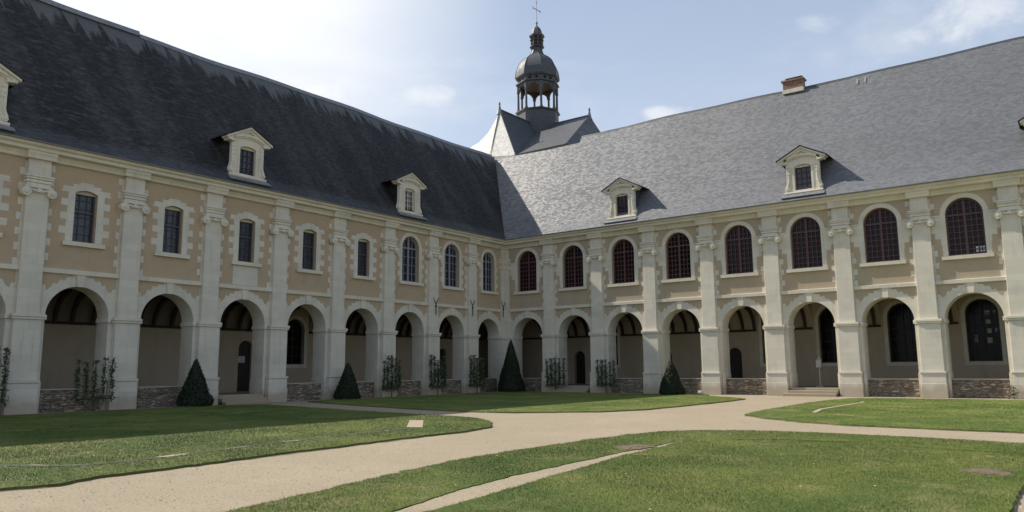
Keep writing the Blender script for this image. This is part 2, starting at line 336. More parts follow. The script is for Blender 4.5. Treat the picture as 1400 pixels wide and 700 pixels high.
# ------------------------------------------------------------------ cloister wings
FLOOR=.45; BACK=-4.5
ROOF=[(.56,10.93),(-.05,11.62),(-.75,12.72),(-4.4,19.10)]
def wing(name,sg,c0,sp,p0,N,rz,label,kind):
    root=empty(name,(0,0,0),rz); tag(root,label,'building')
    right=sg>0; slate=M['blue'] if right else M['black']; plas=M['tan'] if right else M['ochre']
    cs=[c0+sp*k for k in range(N)]; ps=[p0+sp*k for k in range(N)]
    END=ps[-1]
    steps={5} if not right else {1,5}
    r=1.27; SPR=3.96
    # arcade wall
    mb=MB(sg); o=[(-.2,5.72),(-.2,0)]
    for c in cs:
        rr=r if c>2 or right else 1.2
        o+=[(c-rr,0)]+arc(c,SPR,rr,24)+[(c+rr,0)]
    o+=[(END,0),(END,5.72)]
    mb.plate(o,[],-1.25,-.2,0)
    for i,c in enumerate(cs):   # plaster spandrels, ragged towards the voussoirs
        for q in (-1,1):
            j=lambda: random.uniform(-.035,.035)
            pts=[(.30,5.70),(1.49,5.70),(1.49,5.22+j()),(1.36,5.22+j()),(1.30,5.02+j()),(1.14,5.14+j()),(1.04,5.36+j()),(.90,5.30+j()),(.80,5.50+j()),(.62,5.47+j()),(.52,5.62),(.30,5.62)]
            mb.plate([(c+q*a,z) for a,z in pts],[],-.2,-.194,1)
        mb.plate([(c-.13,5.21),(c+.13,5.21),(c+.17,5.72),(c-.17,5.72)],[],-.2,-.13,2)
    mb.build('arcade_wall',[M['stone'],plas,M['trim']],root)
    # upper wall
    round_w=(lambda k:True) if right else (lambda k:k<3)
    mb=MB(sg); holes=[]; spec=[]
    for k,c in enumerate(cs):
        if round_w(k):
            hw=.84 if right else .75
            if k==0 and not right: hw=.66
            zs=9.25 if right else 9.32; z0=7.15; rise=hw
        else: hw,zs,z0,rise=.46,9.27,7.15,.13
        h=seg_open(c,hw,z0,zs,rise); holes.append(h); spec.append((c,hw,z0,zs,rise,round_w(k)))
    mb.plate([(-.2,5.72),(END,5.72),(END,10.36),(-.2,10.36)],holes,-.62,-.2,0)
    for k,(c,hw,z0,zs,rise,rd) in enumerate(spec):
        # dressed surround as one flush toothed slab round the opening
        hole=holes[k]; fw=.24 if rd else .30; left=[];step=.3; z=z0
        top=zs+(hw+fw if rd else .46)
        side=[]
        zt=zs if rd else zs+.05; i=0
        pe=sp/2-.43
        while z<zt-.02:
            z2=min(z+step,zt)
            if rd and right:
                e=pe-.004 if z>8.05 else (pe-.16 if i%2 else hw+fw+.02)
                if z<7.5: e=hw+fw
            elif rd: e=hw+fw+(.16 if i%2 else 0)
            else: e=hw+fw+(.26 if i%2 else 0)
            e+=random.uniform(-.02,.02) if e<pe-.05 else 0
            side+=[(e,z),(e,z2)]; z=z2; i+=1
        if rd: cap=arc(0,zs,hw+fw,20,0,PI/2)
        else: cap=[(hw+fw+.22,zs+.05),(hw+fw+.22,zs+.22),(hw+.12,zs+.22),(hw+.12,zs+.36),(.30,zs+.36),(.28,zs+.46),(0,zs+.47)]
        half=side+cap; 
        outer=[(c+a,z) for a,z in half]+[(c-a,z) for a,z in reversed(half[:-1])]
        hb=[(c-hw,z0+.001)]+hole[1:-1]+[(c+hw,z0+.001)]
        # opening touches the bottom edge: run as a single loop
        lp=[(c+a,z) for a,z in half]+[(c-a,z) for a,z in reversed(half[:-1])]+hole
        mb.plate(lp,[],-.2,-.192,1)
        if not rd: mb.box(c-hw+.001,c+hw-.001,-.56,-.40,zs-.02,zs+.14,1)
        if right or rd:
            for q in (-1,1):
                a0,a1=sorted((c+q*(hw+fw),c+q*(pe-.003)))
                mb.box(a0,a1,-.2,-.15,zs-.03,zs+.035,2)
    # toothed quoins beside the pilasters
    for j,p in enumerate(ps):
        for q in (-1,1):
            i=random.randint(0,1); z=5.92
            while z<10.2:
                z2=min(z+.31,10.25); e=(.23 if i%2 else .08)+random.uniform(-.02,.02)
                cc=p+q*sp/2; lim=sp/2-.43
                okk=True
                if right and z2>8.0 and z<9.3: okk=False
                if okk:
                    a0,a1=sorted((p+q*.425,p+q*(.43+e))); mb.box(a0,a1,-.2,-.190,z,z2-.012,1)
                z=z2; i+=1
    mb.build('upper_wall',[plas,M['stone'],M['trim']],root)
    # string course, per gap
    mb=MB(sg)
    edges=[.38]+[x for p in ps for x in (p-.425,p+.425)]
    for i in range(0,len(edges)-1,2):
        a0,a1=edges[i],edges[i+1]
        mb.prof([(-.2,5.72),(-.09,5.72),(-.08,5.90),(-.2,5.925)],a0+.002,a1-.002)
    mb.build('string_course',M['trim'],root)
    # blocked panel under one window (left wing)
    if not right:
        c=cs[5]; mb=MB(sg); mb.box(c-.72,c+.72,-.2,-.188,5.94,6.92); mb.build('apron_panel',M['stone'],root)
    # cornice
    mb=MB(sg)
    e0=lambda d: d
    mb.prof([(-.2,10.34),(-.06,10.36),(-.04,10.46),(.02,10.56),(.02,10.60),(.30,10.64),(.32,10.76),(.44,10.82),(.46,10.925),(-.5,10.925),(-.5,10.34)],e0,END)
    for p in ps:
        a0,a1=p-.56,p+.56
        mb.prof([(-.1,10.33),(.16,10.33),(.18,10.45),(.24,10.55),(.24,10.63),(-.1,10.63)],a0,a1)
    mb.build('cornice',M['trim'],root)
    # gutter edge
    mb=MB(sg); mb.prof([(.44,10.928),(.59,10.93),(.60,10.965),(.44,10.965)],e0,END); mb.build('gutter',M['zinc'],root)
    # pilasters with sub-parts
    def pil(p,first=False):
        mb=MB(sg)
        def b(hw,d1,z0,z1,d0=-.2): 
            if first:
                a0=(-.2 if not right else max(0,d1)); mb.box(a0,.38+(hw-.515),d0,d1,z0,z1)
            else: mb.box(p-hw,p+hw,d0,d1,z0,z1)
        b(.585,.15,0,.72); b(.56,.13,.72,1.22); b(.60,.17,1.22,1.32); b(.515,.07,1.32,3.74)
        if not first:
            b(.425,.0,3.97,10.34)
        else:
            mb.box(-.2 if not right else 0,.30,-.2,0,3.97,10.34)
        o=mb.build('pilaster',M['stone'],root,bevel=.012)
        mb=MB(sg)
        if first: mb.box(-.2 if not right else .13,.42,-.2,.13,3.745,3.965)
        else:
            mb.box(p-.57,p+.57,-.2,.12,3.745,3.85); mb.box(p-.60,p+.60,-.2,.16,3.85,3.965)
        mb.build('impost_band',M['trim'],o,bevel=.01)
        mb=MB(sg)
        if first:
            for z0,z1,w,d in ((8.85,9.08,.36,.06),(9.2,9.32,.34,.05),(9.32,9.46,.37,.08),(9.46,9.62,.40,.11)): mb.box(-.2 if not right else d,w,-.2,d,z0,z1)
            mb.build('capital',M['trim'],o); return
        mb.box(p-.44,p+.44,-.1,.05,8.92,9.08); mb.box(p-.52,p+.52,-.15,.10,9.12,9.20)
        for q in (-1,1):
            c=p+q*.48
            mb.tube((c,-.12,8.93),(c,.16,8.93),.185,.185,16); mb.tube((c,.15,8.93),(c,.20,8.93),.10,.085,14); mb.tube((c,.18,8.93),(c,.23,8.93),.045,.03,10)
        n=8
        for i in range(n):   # sagging band between the volutes
            t0,t1=i/n,(i+1)/n; f=lambda t:(p-.42+.84*t,.09,9.08-.10*math.sin(PI*t))
            mb.tube(f(t0),f(t1),.045,.045,6)
        mb.box(p-.08,p+.08,.02,.13,8.98,9.10)
        mb.build('capital',M['trim'],o)
        mb=MB(sg)
        for z0,z1,w,d in ((9.20,9.33,.45,.03),(9.345,9.47,.48,.06),(9.485,9.58,.51,.09),(9.58,9.66,.55,.13)): mb.box(p-w,p+w,-.195,d,z0,z1)
        mb.build('architrave_block',M['trim'],o,bevel=.008)
    pil(0,True)
    for p in ps: pil(p)
    # imposts on piers flanking each arch, with jamb returns
    mb=MB(sg)
    for k,c in enumerate(cs):
        rr=r if c>2 or right else 1.2
        L=(ps[k-1]+.60 if k else .42); Rt=ps[k]-.60
        for a0,a1 in ((L+.002,c-rr+.05),(c+rr-.05,Rt-.002)):
            mb=MB(sg); mb.box(a0,a1,-1.27,-.12,3.765,3.965); mb.build('pier_impost',M['trim'],root,bevel=.01)
    # pier feet
    mb=MB(sg)
    for k,c in enumerate(cs):
        rr=r if c>2 or right else 1.2
        L=(ps[k-1]+.605 if k else .45); Rt=ps[k]-.605
        for a0,a1 in ((L,c-rr+.03),(c+rr-.03,Rt)):
            if a1-a0>.02: mb=MB(sg); mb.box(a0,a1,-1.26,-.15,0,1.25); mb.build('pier_foot',M['stone'],root)
    # low rubble walls between piers
    for k,c in enumerate(cs):
        rr=r if c>2 or right else 1.2
        if k in steps:
            mb=MB(sg)
            ex=.30 if k==5 and right else 0
            mb.box(c-rr-ex,c+rr,.10,.62,0,.15); mb.box(c-rr-ex*.4,c+rr,-.28,.30,0,.30); mb.box(c-rr,c+rr,-1.2,-.02-.0,0.002,.445)
            mb.build('steps',M['step'],root,bevel=.012)
        else:
            mb=MB(sg); n=34
            # rubble face with a slightly uneven top
            top=[(c-rr+.035+(2*rr-.07)*i/n,.885+random.uniform(-.012,.012)) for i in range(n+1)]
            mb.plate([(c-rr+.035,0)]+top+[(c+rr-.035,0)],[],-.85,-.42)
            o=mb.build('low_wall',M['rubble'],root)
            mb=MB(sg); mb.box(c-rr+.033,c+rr-.033,-.88,-.39,.90,.955); mb.build('coping',M['step'],o)
    # gallery floor, back wall, ceiling
    mb=MB(sg); mb.box(-4.5 if right else -.3,END,BACK,-1.2 if right else -1.2,.0,FLOOR-.01); 
    mb.build('gallery_floor',M['floor'],root)
    openings=[]
    if right:
        D=[(3.06,3.99,2.87,.46),(10.05,10.97,2.83,.46),(14.95,15.86,2.85,.45)]
        Wn=[(5.25,6.76),(17.25,18.80),(20.75,22.30),(24.60,26.18),(28.53,30.10),(32.5,34.0)]
        SW,TP=1.82,5.2
    else:
        D=[(1.38,2.32,3.1,0),(17.90,18.82,3.33,.46)]
        Wn=[(14.33,15.68)]; SW,TP=1.98,4.72
    hs=[]
    for a0,a1,t,rs in D:
        c=(a0+a1)/2; hw=(a1-a0)/2
        hs.append(seg_open(c,hw,FLOOR+.01,t-hw,hw) if rs else [(a0,FLOOR+.01),(a0,t),(a1,t),(a1,FLOOR+.01)])
    for a0,a1 in Wn:
        c=(a0+a1)/2; hw=(a1-a0)/2; hs.append(seg_open(c,hw,SW,TP-hw,hw))
    mb=MB(sg); mb.plate([(-4.5,0),(END,0),(END,5.7),(-4.5,5.7)] if right else [(-4.5,0),(END,0),(END,5.7),(-4.5,5.7)],hs,BACK-.4,BACK)
    mb.build('gallery_wall',M['inner'],root)
    for h,(a0,a1,t,rs) in zip(hs,D):
        mb=MB(sg); c=(a0+a1)/2; w=a1-a0
        mb.plate(h,[],BACK-.33,BACK-.27)
        for i in range(1,5): mb.box(a0+w*i/5-.008,a0+w*i/5+.008,BACK-.275,BACK-.255,FLOOR+.1,t-.5)
        mb.box(a0+.03,a1-.03,BACK-.28,BACK-.24,1.3,1.42)
        dd=mb.build('gallery_door',M['door'],root)
        mb=MB(sg); mb.tube((a1-.12,BACK-.28,1.5),(a1-.12,BACK-.18,1.5),.03,.03,8); mb.build('handle',M['iron'],dd)
        if not right and rs:
            mb=MB(sg); mb.box(18.26,18.76,BACK-.235,BACK-.225,2.09,2.44,0)
            for i in range(4): mb.box(18.32,18.70-.07*(i%2),BACK-.2252,BACK-.2235,2.37-.07*i-.018,2.37-.07*i,1)
            mb.build('notice_sheet',[M['paper'],M['brownframe']],dd)
    for h,(a0,a1) in zip(hs[len(D):],Wn):
        c=(a0+a1)/2; hw=(a1-a0)/2
        mb=MB(sg); inner=seg_open(c,hw-.07,SW+.07,TP-hw,hw-.07)
        mb.plate(h,[inner],BACK-.34,BACK-.26)
        mb.box(c-.035,c+.035,BACK-.33,BACK-.25,SW,TP-.03)
        for i in range(1,5): 
            z=SW+(TP-hw-SW)*i/4; mb.box(a0+.03,a1-.03,BACK-.33,BACK-.265,z-.018,z+.018)
        for q in (-.5,.5): mb.box(c+q*hw-.012,c+q*hw+.012,BACK-.33,BACK-.27,SW,TP-.25)
        f=mb.build('gallery_window',M['door'],root)
        mb=MB(sg); mb.plate([(a,z) for a,z in h],[],BACK-.36,BACK-.345); mb.build('glass',M['darkglass'],f)
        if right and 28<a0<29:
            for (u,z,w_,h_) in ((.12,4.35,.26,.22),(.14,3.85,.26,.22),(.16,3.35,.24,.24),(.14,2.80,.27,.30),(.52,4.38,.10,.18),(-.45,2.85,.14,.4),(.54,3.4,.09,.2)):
                mb=MB(sg); mb.box(c+u,c+u+w_,BACK-.345,BACK-.338,z,z+h_); mb.build('reflection_pane',M['reflection'],f)  # pale plates paint light reflections onto the dark glass
        mb=MB(sg); ho=seg_open(c,hw+.2,SW-.2,TP-hw,hw+.2)
        mb.plate(ho,[h],BACK,BACK+.02); mb.build('stone_surround',M['stone'],f)
    mb=MB(sg); mb.box(-4.5,END,BACK-.4,-1.25,5.56,5.70,0)
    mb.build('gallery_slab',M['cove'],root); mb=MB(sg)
    # coved plaster under the joists
    cp=[(BACK+.0,3.98)]+[(BACK+1.5*(1-math.cos(t)),3.98+1.57*math.sin(t)) for t in [PI/2*i/8 for i in range(1,9)]]
    cuts=sorted((a0-.32,a1+.32) for a0,a1 in Wn); xs=[-4.4]+[x for c_ in cuts for x in c_]+[END-.01]
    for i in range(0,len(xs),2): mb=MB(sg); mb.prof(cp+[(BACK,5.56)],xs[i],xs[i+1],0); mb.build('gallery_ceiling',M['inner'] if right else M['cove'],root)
    for i in range(0,len(xs),2):
        mb=MB(sg); mb.box(max(-3.0,xs[i])+.02,xs[i+1]-.02,BACK,BACK+.14,3.86,3.99); mb.build('wall_plate',M['oak'],root)
    for k,c in enumerate(cs):
        for q in (-1.5,-.75,0,.75,1.5):
            a=c+q; mb=MB(sg)
            cv=[(BACK+.14+1.42*(1-math.cos(t)),3.99+1.44*math.sin(t)) for t in [PI/2*i/7 for i in range(8)]]
            if any(a0-.1<a<a1+.1 for a0,a1 in Wn): continue
            lo=[(BACK+.10+1.42*(1-math.cos(t))+.17*math.cos(t),3.92+1.44*math.sin(t)-.17*math.sin(t)) for t in [PI/2*i/7 for i in range(8)]]
            mb.prof(cv+lo[::-1],a-.08,a+.08)
            mb.box(a-.075,a+.075,BACK+.1,-1.26,5.38,5.555)
            mb.build('curved_brace',M['oak'],root)
    # rooms behind and above, outer wall
    mb=MB(sg); mb.box(-.3,END,-9.0,-8.8,0,10.9) ; mb.box(0,END,-2.4,-2.25,5.71,10.9); mb.box(-.2,END,-8.8,-.63,10.3,10.42); mb.box(END-.3,END,-8.8,-1.3,0,10.9)
    mb.build('rear_wall',M['inner'],root)
    # windows
    for k,(c,hw,z0,zs,rise,rd) in enumerate(spec):
        fm=M['redframe'] if right else (M['greyframe'] if rd else M['brownframe'])
        d0,d1=-.50,-.44; mb=MB(sg); fw=.085 if right else .065
        inner=seg_open(c,hw-fw,z0+fw,zs,(hw-fw if rd else rise*.8))
        if not rd: inner=[(a,min(z,zs+rise-fw) if z>zs-.1 else z) for a,z in inner]
        mb.plate(holes[k],[inner],d0,d1)
        if rd:
            mb.box(c-.06,c+.06,d0,d1+.012,z0+fw*.5,zs+hw-.03)
            mb.box(c-hw+.02,c+hw-.02,d0,d1+.015,zs-.045,zs+.045)
            mw=.019 if right else .016; nc=3 if right else 2; lw=hw-.045-fw
            for q in (-1,1):
                if not right: pass
                for i in range(1,nc):
                    a=c+q*(.045+lw*i/nc); zt=zs+math.sqrt(max(.01,(hw-.04)**2-(a-c)**2)); mb.box(a-mw,a+mw,d0+.01,d1-.012,z0+.03,zt)
            nr=7 if right else 4; hh=(zs-z0)/nr
            for i in range(1,nr): mb.box(c-hw+.03,c+hw-.03,d0+.011,d1-.013,z0+hh*i-mw,z0+hh*i+mw)
            for i in range(1,3 if right else 2): 
                z=zs+i*hh; w=math.sqrt(max(.01,(hw-.04)**2-(z-zs)**2)); mb.box(c-w,c+w,d0+.011,d1-.013,z-.014,z+.014)
        else:
            mid=(z0+zs)/2+.25
            mb.box(c-hw+.02,c+hw-.02,d0,d1+.012,mid-.03,mid+.03)
            for i in (1,2): a=c-hw+2*hw*i/3; mb.box(a-.008,a+.008,d0+.01,d1-.012,z0+.03,zs+rise-.03)
            for i in range(1,6):
                z=z0+(zs-z0+.1)*i/6; mb.box(c-hw+.03,c+hw-.03,d0+.011,d1-.013,z-.007,z+.007)
        o=mb.build('window',fm,root)
        mb=MB(sg); mb.plate(holes[k],[],-.56,-.53); mb.build('glass',(M['roomglass'] if right else M['glass']) if rd else M['leaded'],o)
        mb=MB(sg); sw=hw+.30 if rd else hw+.40
        mb.prof([(-.45,7.10),(-.2,7.10),(-.2,6.94),(-.06,6.94),(-.05,7.12),(-.44,7.16)],c-sw,c+sw); mb.build('sill',M['trim'],o)
        if right and k==7:
            mb=MB(sg)
            for i in range(3):
                a=c+.42+i*.15; mb.box(a-.06,a+.05,-.525,-.52,7.28,7.36); mb.box(a-.06,a+.05,-.525,-.52,7.40,7.56)
            mb.build('daylight_pane',M['white'],o)  # white plates stand in for daylight seen through the window
    # bird spikes / iron Y anchors on the left wing
    if not right:
        for a,z in ((7.42,5.42),(3.70,5.50),(.25,5.6)):
            mb=MB(sg); f=.02; 
            mb.tube((a,f+.03,z-.28),(a,f+.03,z+.45),.028,.028,6); mb.tube((a,f+.03,z+.44),(a-.26,f+.03,z+.86),.026,.016,6); mb.tube((a,f+.03,z+.44),(a+.26,f+.03,z+.86),.026,.016,6)
            mb.tube((a,-.02,z+.3),(a,.09,z+.3),.05,.05,8)
            mb.build('tie_anchor',M['iron'],root)
    # ---- roof
    top=19.10
    def P(a,d,z): return (sg*a,-d,z)
    mb=MB(sg)
    RR=list(ROOF)
    brk=4.2 if right else 99
    segs=[(None,brk,18.85),(brk,END,19.30)] if right else [(None,END,19.10)]
    for s0,s1,zt in segs:
        dt=-4.4+(19.10-zt)*.0
        pr=RR[:-1]+[(-4.4,zt)]
        nseg=60 if s1-(s0 or 0)>10 else 8
        def sag(a,z): return z-(.05*math.sin(a*.35)+.03*math.sin(a*.9+1))*min(1,max(0,(z-11)/8))
        for i in range(len(pr)-1):
            (d0,z0),(d1,z1)=pr[i],pr[i+1]
            na=nseg; nz_=1 if i<2 else 6
            grid=[]
            for jz in range(nz_+1):
                t=jz/nz_; d=d0+(d1-d0)*t; z=z0+(z1-z0)*t; st=s0 if s0 is not None else d
                grid.append([P(st+(s1-st)*q/na,d,sag(st+(s1-st)*q/na,z)) for q in range(na+1)])
            vs=[p for row in grid for p in row]; w=na+1
            mb.raw(vs,[(jz*w+q,jz*w+q+1,(jz+1)*w+q+1,(jz+1)*w+q) for jz in range(nz_) for q in range(na)])
        # rear slope
        pb=[(-4.4,zt),(-9.35,10.9)]
        a00=(lambda d: d) if s0 is None else (lambda d:s0)
        mb.raw([P(a00(-4.4),-4.4,zt),P(s1,-4.4,zt),P(s1,-9.35,10.9),P(a00(-9.35) if s0 is None else s0,-9.35,10.9)],[(0,1,2,3)])
        if s1>=END-.1: mb.raw([P(END,d,z) for d,z in pr]+[P(END,-9.35,10.9)],[tuple(range(len(pr)+1))])
    if right: mb.raw([P(brk,-4.4,18.85),P(brk,-4.4,19.3),P(brk,-3.2,16.9),P(brk,-5,18.2)],[(0,1,2,3)])
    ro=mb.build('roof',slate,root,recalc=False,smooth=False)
    mb=MB(sg)
    def cap(a0,a1,z,w=.13,h=.09):
        n=max(1,int((a1-a0)/1.2))
        for i in range(n):
            u0=a0+(a1-a0)*i/n; u1=a0+(a1-a0)*(i+1)/n
            sg_=lambda a:(.05*math.sin(a*.35)+.03*math.sin(a*.9+1))
            k=len(mb.v)
            pts=[(-4.4+w,-.17),(-4.4+.03,h),(-4.4-.03,h),(-4.4-w,-.17)]
            vs=[P(u0,d,z+q-sg_(u0)) for d,q in pts]+[P(u1,d,z+q-sg_(u1)) for d,q in pts]
            mb.raw(vs,[(0,1,5,4),(1,2,6,5),(2,3,7,6),(0,3,7,4)])
    if right: cap(4.2,END,19.30,.08,.03)
    else: cap(-4.0,25.6,19.10); cap(25.6,END,19.20,.15,.12)
    mb.build('ridge_cap',M['zinc'] if not right else M['lead'],ro)
    # dormers
    dc=[9.93,21.74,33.7] if not right else [9.93,21.68,33.5]
    for i,c in enumerate(dc): dormer(root,sg,c,right,i)
    return root,ro
class MBd(MB):
    def P(s,a,d,z): return (s.sg*a,-d,z-.09)
def dormer(root,sg,c,right,idx):
    F=.03   # front plane
    mb=MBd(sg)
    h=seg_open(c,.465,11.72,13.10,.10)
    out=[(c-.86,11.60),(c-.86,13.42)]+[(c+x,13.42+.30*(1-(x/.86)**2)) for x in (-.6,-.3,0,.3,.6)]+[(c+.86,13.42),(c+.86,11.60)]
    mb.plate(out,[h],F-.32,F)
    # window surround raised
    mb.plate(seg_open(c,.585,11.66,13.14,.17),[h],F,F+.03)
    mb.box(c-.464,c+.464,F-.30,F-.14,13.07,13.195)
    o=mb.build('dormer',M['trim'],root,bevel=.006)
    # side consoles with scrolls
    for q in (-1,1):
        mb=MBd(sg); x=lambda u:c+q*u
        w=[(.70,13.3),(.93,13.3),(.93,12.6),(.93,12.25),(.97,12.08),(1.03,11.95),(1.04,11.76),(.98,11.64),(.70,11.64)]
        mb.plate([(x(a),z) for a,z in w],[],F-.20,F+.02)
        mb.tube((x(.92),F,11.80),(x(.92),F+.08,11.80),.13,.12,14); mb.tube((x(.92),F+.06,11.80),(x(.92),F+.12,11.80),.06,.05,10)
        mb.tube((x(.78),F+.02,12.95),(x(.78),F+.02,12.10),.035,.02,6)
        for zz in (13.12,12.92,12.72): mb.tube((x(.70),F+.03,zz),(x(.86),F+.03,zz-.03),.03,.03,6)
        for t in range(5):
            mb.tube((x(.78+.02*t),F+.03,12.35-.08*t),(x(.80+.02*t),F+.04,12.27-.08*t),.03,.03,6)
        mb.build('scroll_console',M['trim'],o)
    mb=MBd(sg)
    # pediment: raking cornice, arched moulding, tympanum
    A,E_,za,ze=0,1.34,14.22,13.52
    for q in (-1,1):
        for (t0,t1,dd) in ((0,.10,.22),(.10,.24,.12)):
            pts=[(c,za-t0),(c+q*E_,ze-t0),(c+q*(E_-.0),ze-t1),(c,za-t1)]
            if dd<.2: pts=[(c,za-t0),(c+q*(E_-.10),ze-t0+.05),(c+q*(E_-.14),ze-t1+.04),(c,za-t1)]
            mb.plate(pts,[],F-.30,F+dd)
        mb.plate([(c+q*.84,13.30),(c+q*1.22,13.36),(c+q*1.28,13.46),(c+q*.84,13.62)],[],F-.30,F+.14)
    tym=[(c-1.1,13.50),(c,14.05),(c+1.1,13.50),(c+.8,13.45),(c+.4,13.62),(c,13.68),(c-.4,13.62),(c-.8,13.45)]
    mb.plate(tym,[],F-.28,F+.02)
    n=12; f=lambda t:(c+t*1.0, F+.06, 13.40+.30*(1-t*t)**.8 if abs(t)<1 else 13.40)
    for i in range(n):
        t0=-1+2*i/n; t1=-1+2*(i+1)/n
        (a0,_,z0),(a1,_,z1)=f(t0),f(t1)
        mb.plate([(a0,z0),(a1,z1),(a1,z1+.12),(a0,z0+.12)],[],F-.05,F+.14); mb.plate([(a0,z0-.07),(a1,z1-.07),(a1,z1),(a0,z0)],[],F-.05,F+.07)
    mb.build('pediment',M['trim'],o)
    # slate roof of the dormer: two slopes running back into the main roof, and cheeks
    mb=MBd(sg)
    for q in (-1,1):
        t=.05
        p=[(0,za+.02),(q*1.42,ze-.02)]
        v=[]
        for (u,z),db in ((p[0],-1.75),(p[1],-1.35)):
            for dd in (F+.27,db):
                v+=[mb.P(c+u,dd,z),mb.P(c+u,dd,z+t)]
        mb.raw(v,[(0,2,6,4),(1,3,7,5),(0,1,5,4),(2,3,7,6),(0,1,3,2),(4,5,7,6)])
    mb.build('dormer_roof',M['black'],o)
    for q in (-1,1):
        mb=MBd(sg); a0,a1=sorted((c+q*.80,c+q*.87)); 
        mb.box(a0,a1,-1.45,F-.20,11.35,13.55); mb.build('cheek',M['lead'] if right else M['black'],o)
    # window in it
    fm=M['redframe'] if right else (M['whiteframe'] if idx==0 else M['brownframe'])
    mb=MBd(sg); inner=[(c-.41,11.78),(c-.41,13.05),(c+.41,13.05),(c+.41,11.78)]
    mb.plate(h,[inner],F-.24,F-.17)
    nv=3; 
    if idx==0 and not right: mb.box(c-.03,c+.03,F-.24,F-.165,11.78,13.1)
    for i in range(1,nv):
        if idx==0 and not right: continue
        a=c-.41+.82*i/nv; mb.box(a-.012,a+.012,F-.23,F-.18,11.78,13.1)
    if idx==0 and not right:
        for a in (c-.2,c+.2): mb.box(a-.013,a+.013,F-.23,F-.18,11.78,13.08)
    for i in range(1,4): z=11.78+1.32*i/4; mb.box(c-.38,c+.38,F-.23,F-.175,z-.014,z+.014)
    w=mb.build('dormer_window',fm,o)
    mb=MBd(sg); mb.plate(h,[],F-.28,F-.25); mb.build('glass',M['leaded'] if idx else M['glass'],w) if False else None
    mb.build('pane',M['leaded'] if not(idx==0) else M['glass'],o)
    mb=MBd(sg); mb.prof([(F-.3,11.50),(F+.10,11.50),(F+.14,11.56),(F+.12,11.64),(F-.3,11.66)],c-1.08,c+1.08); mb.build('dormer_sill',M['trim'],o)
    mb=MBd(sg); mb.prof([(F+.12,11.50),(F+.44,11.28),(F+.42,11.24),(F+.05,11.4)],c-1.2,c+1.2); mb.build('lead_apron',M['zinc'],o)
LW,LR=wing('cloister_wing',-1,1.63,3.96,3.61,11,R(90),'shaded cloister wing with steep black streaked slate roof and ochre plaster','old')
RW,RRo=wing('cloister_wing',1,1.89,3.927,3.85,11,0,'sunlit cloister wing with blue grey slate roof and round headed dark red windows','new')
# brick chimney on the right ridge
mb=MB(1); c=20.25
mb.box(c-.62,c+.62,-4.75,-4.16,19.28,19.78,0); mb.box(c-.66,c+.66,-4.79,-4.12,19.0,19.26,2); mb.box(c-.70,c+.70,-4.83,-4.08,19.78,19.89,0); mb.prof([(-4.8,19.93),(-4.1,19.93),(-4.1,19.98),(-4.8,19.98)],c-.42,c+.62,1); mb.box(c-.3,c+.5,-4.7,-4.2,19.89,19.935,1)
ch=mb.build('chimney',[M['brickm'],M['iron'],M['trim']],RRo)
mb=MB(1)
for a in (24.1,24.55): mb.tube((a,-3.95,18.6),(a,-4.15,18.95),.018,.018,6)
mb.tube((38.5,-4.2,19.15),(38.5,-4.25,19.4),.05,.04,6); mb.tube((36.2,-4.2,19.1),(36.2,-4.25,19.32),.04,.03,6)
mb.build('roof_hook',M['trim'],RRo)

# ------------------------------------------------------------------ church with bell turret
CH=empty('church',(-7.3,14.97,0)); tag(CH,'church roof with open octagonal bell turret and cross rising behind the corner','church')
CO=Vector((-7.3,14.97,0))
def cb(mb,name,mats,parent=CH,**k):
    off=CO
    mb.v=[(x-off.x,y-off.y,z) for x,y,z in mb.v]
    return mb.build(name,mats,parent,**k)
T=(-7.0,14.97,25.); A=(-7.0,8.455,25.); B=(-1.40,14.97,25.)
V0=(-3.94,6.76,19.8)
Cv=Vector(CAM)
def ray_y(x,y,Y):
    v=(x-700)/1033.13*rx+(y-350)/1033.13*dn+_f; t=(Y-Cv.y)/v.y; return tuple(Cv+t*v)
# nave (ridge along Y) and transept (ridge along X) roofs
Ml=(-6.8,6.8,20.19); Wp=[(-6.93,8.1,24.30),(-7.93,8.0,22.95),(-9.05,8.0,22.22),(-10.38,8.0,21.8)]
mb=MB(); Vb=(-2.9,6.76,17.5)
mb.raw([A,T,V0,Vb],[(0,3,2),(0,2,1)]); 
cb(mb,'nave_slope',M['lead'],recalc=False)
# hipped end, slightly concave
mb=MB(); hp=[A,V0,Vb,(-6.6,6.2,17.5),Ml]
mb.raw(hp,[(0,4,1),(4,3,2,1)])
wl=[A]+Wp+[(-12.2,7.8,21.3),(-13.0,7.0,17.5),(-6.6,6.2,17.5),Ml]
mb.raw(wl,[(0,1,8),(1,2,8),(2,3,8),(3,4,8),(4,5,8),(5,6,7,8)])
# rear slope of the nave, away from the court
mb.raw([A,T,(-8.2,14.97,21)]+Wp[::-1]+[(-12.2,7.8,21.3)],[(0,1,2),(2,6,0),(2,5,6),(2,4,5),(2,3,4),(2,7,3)])
cb(mb,'hipped_end',M['pale'],recalc=False)
mb=MB()
Pb=(1.2,6.76,19.8); Pn=(.39,18.99,19.8)
mb.raw([T,B,Pb,V0],[(0,1,2,3)])
mb.raw([T,B,Pn,(-10.06,18.99,19.8)],[(0,1,2,3)])
cb(mb,'transept_slope',M['lead'],recalc=False)
mb=MB(); mb.raw([B,Pb,Pn],[(0,1,2)]); mb.raw([Pb,(1.2,6.76,17),(.39,18.99,17),Pn],[(0,1,2,3)])
cb(mb,'transept_end',M['lead'],recalc=False)
mb=MB(); mb.box(-3.98,1.3,-6.80,-6.6,19.62,19.80); mb.box(-3.9,1.2,-6.95,-6.77,17,19.6)
cb(mb,'eave',M['iron'])
mb=MB(); mb.box(-12.5,1.0,-18.9,-9.6,0,19.3); cb(mb,'church_wall',M['stone'])
mb=MB(); off=.02
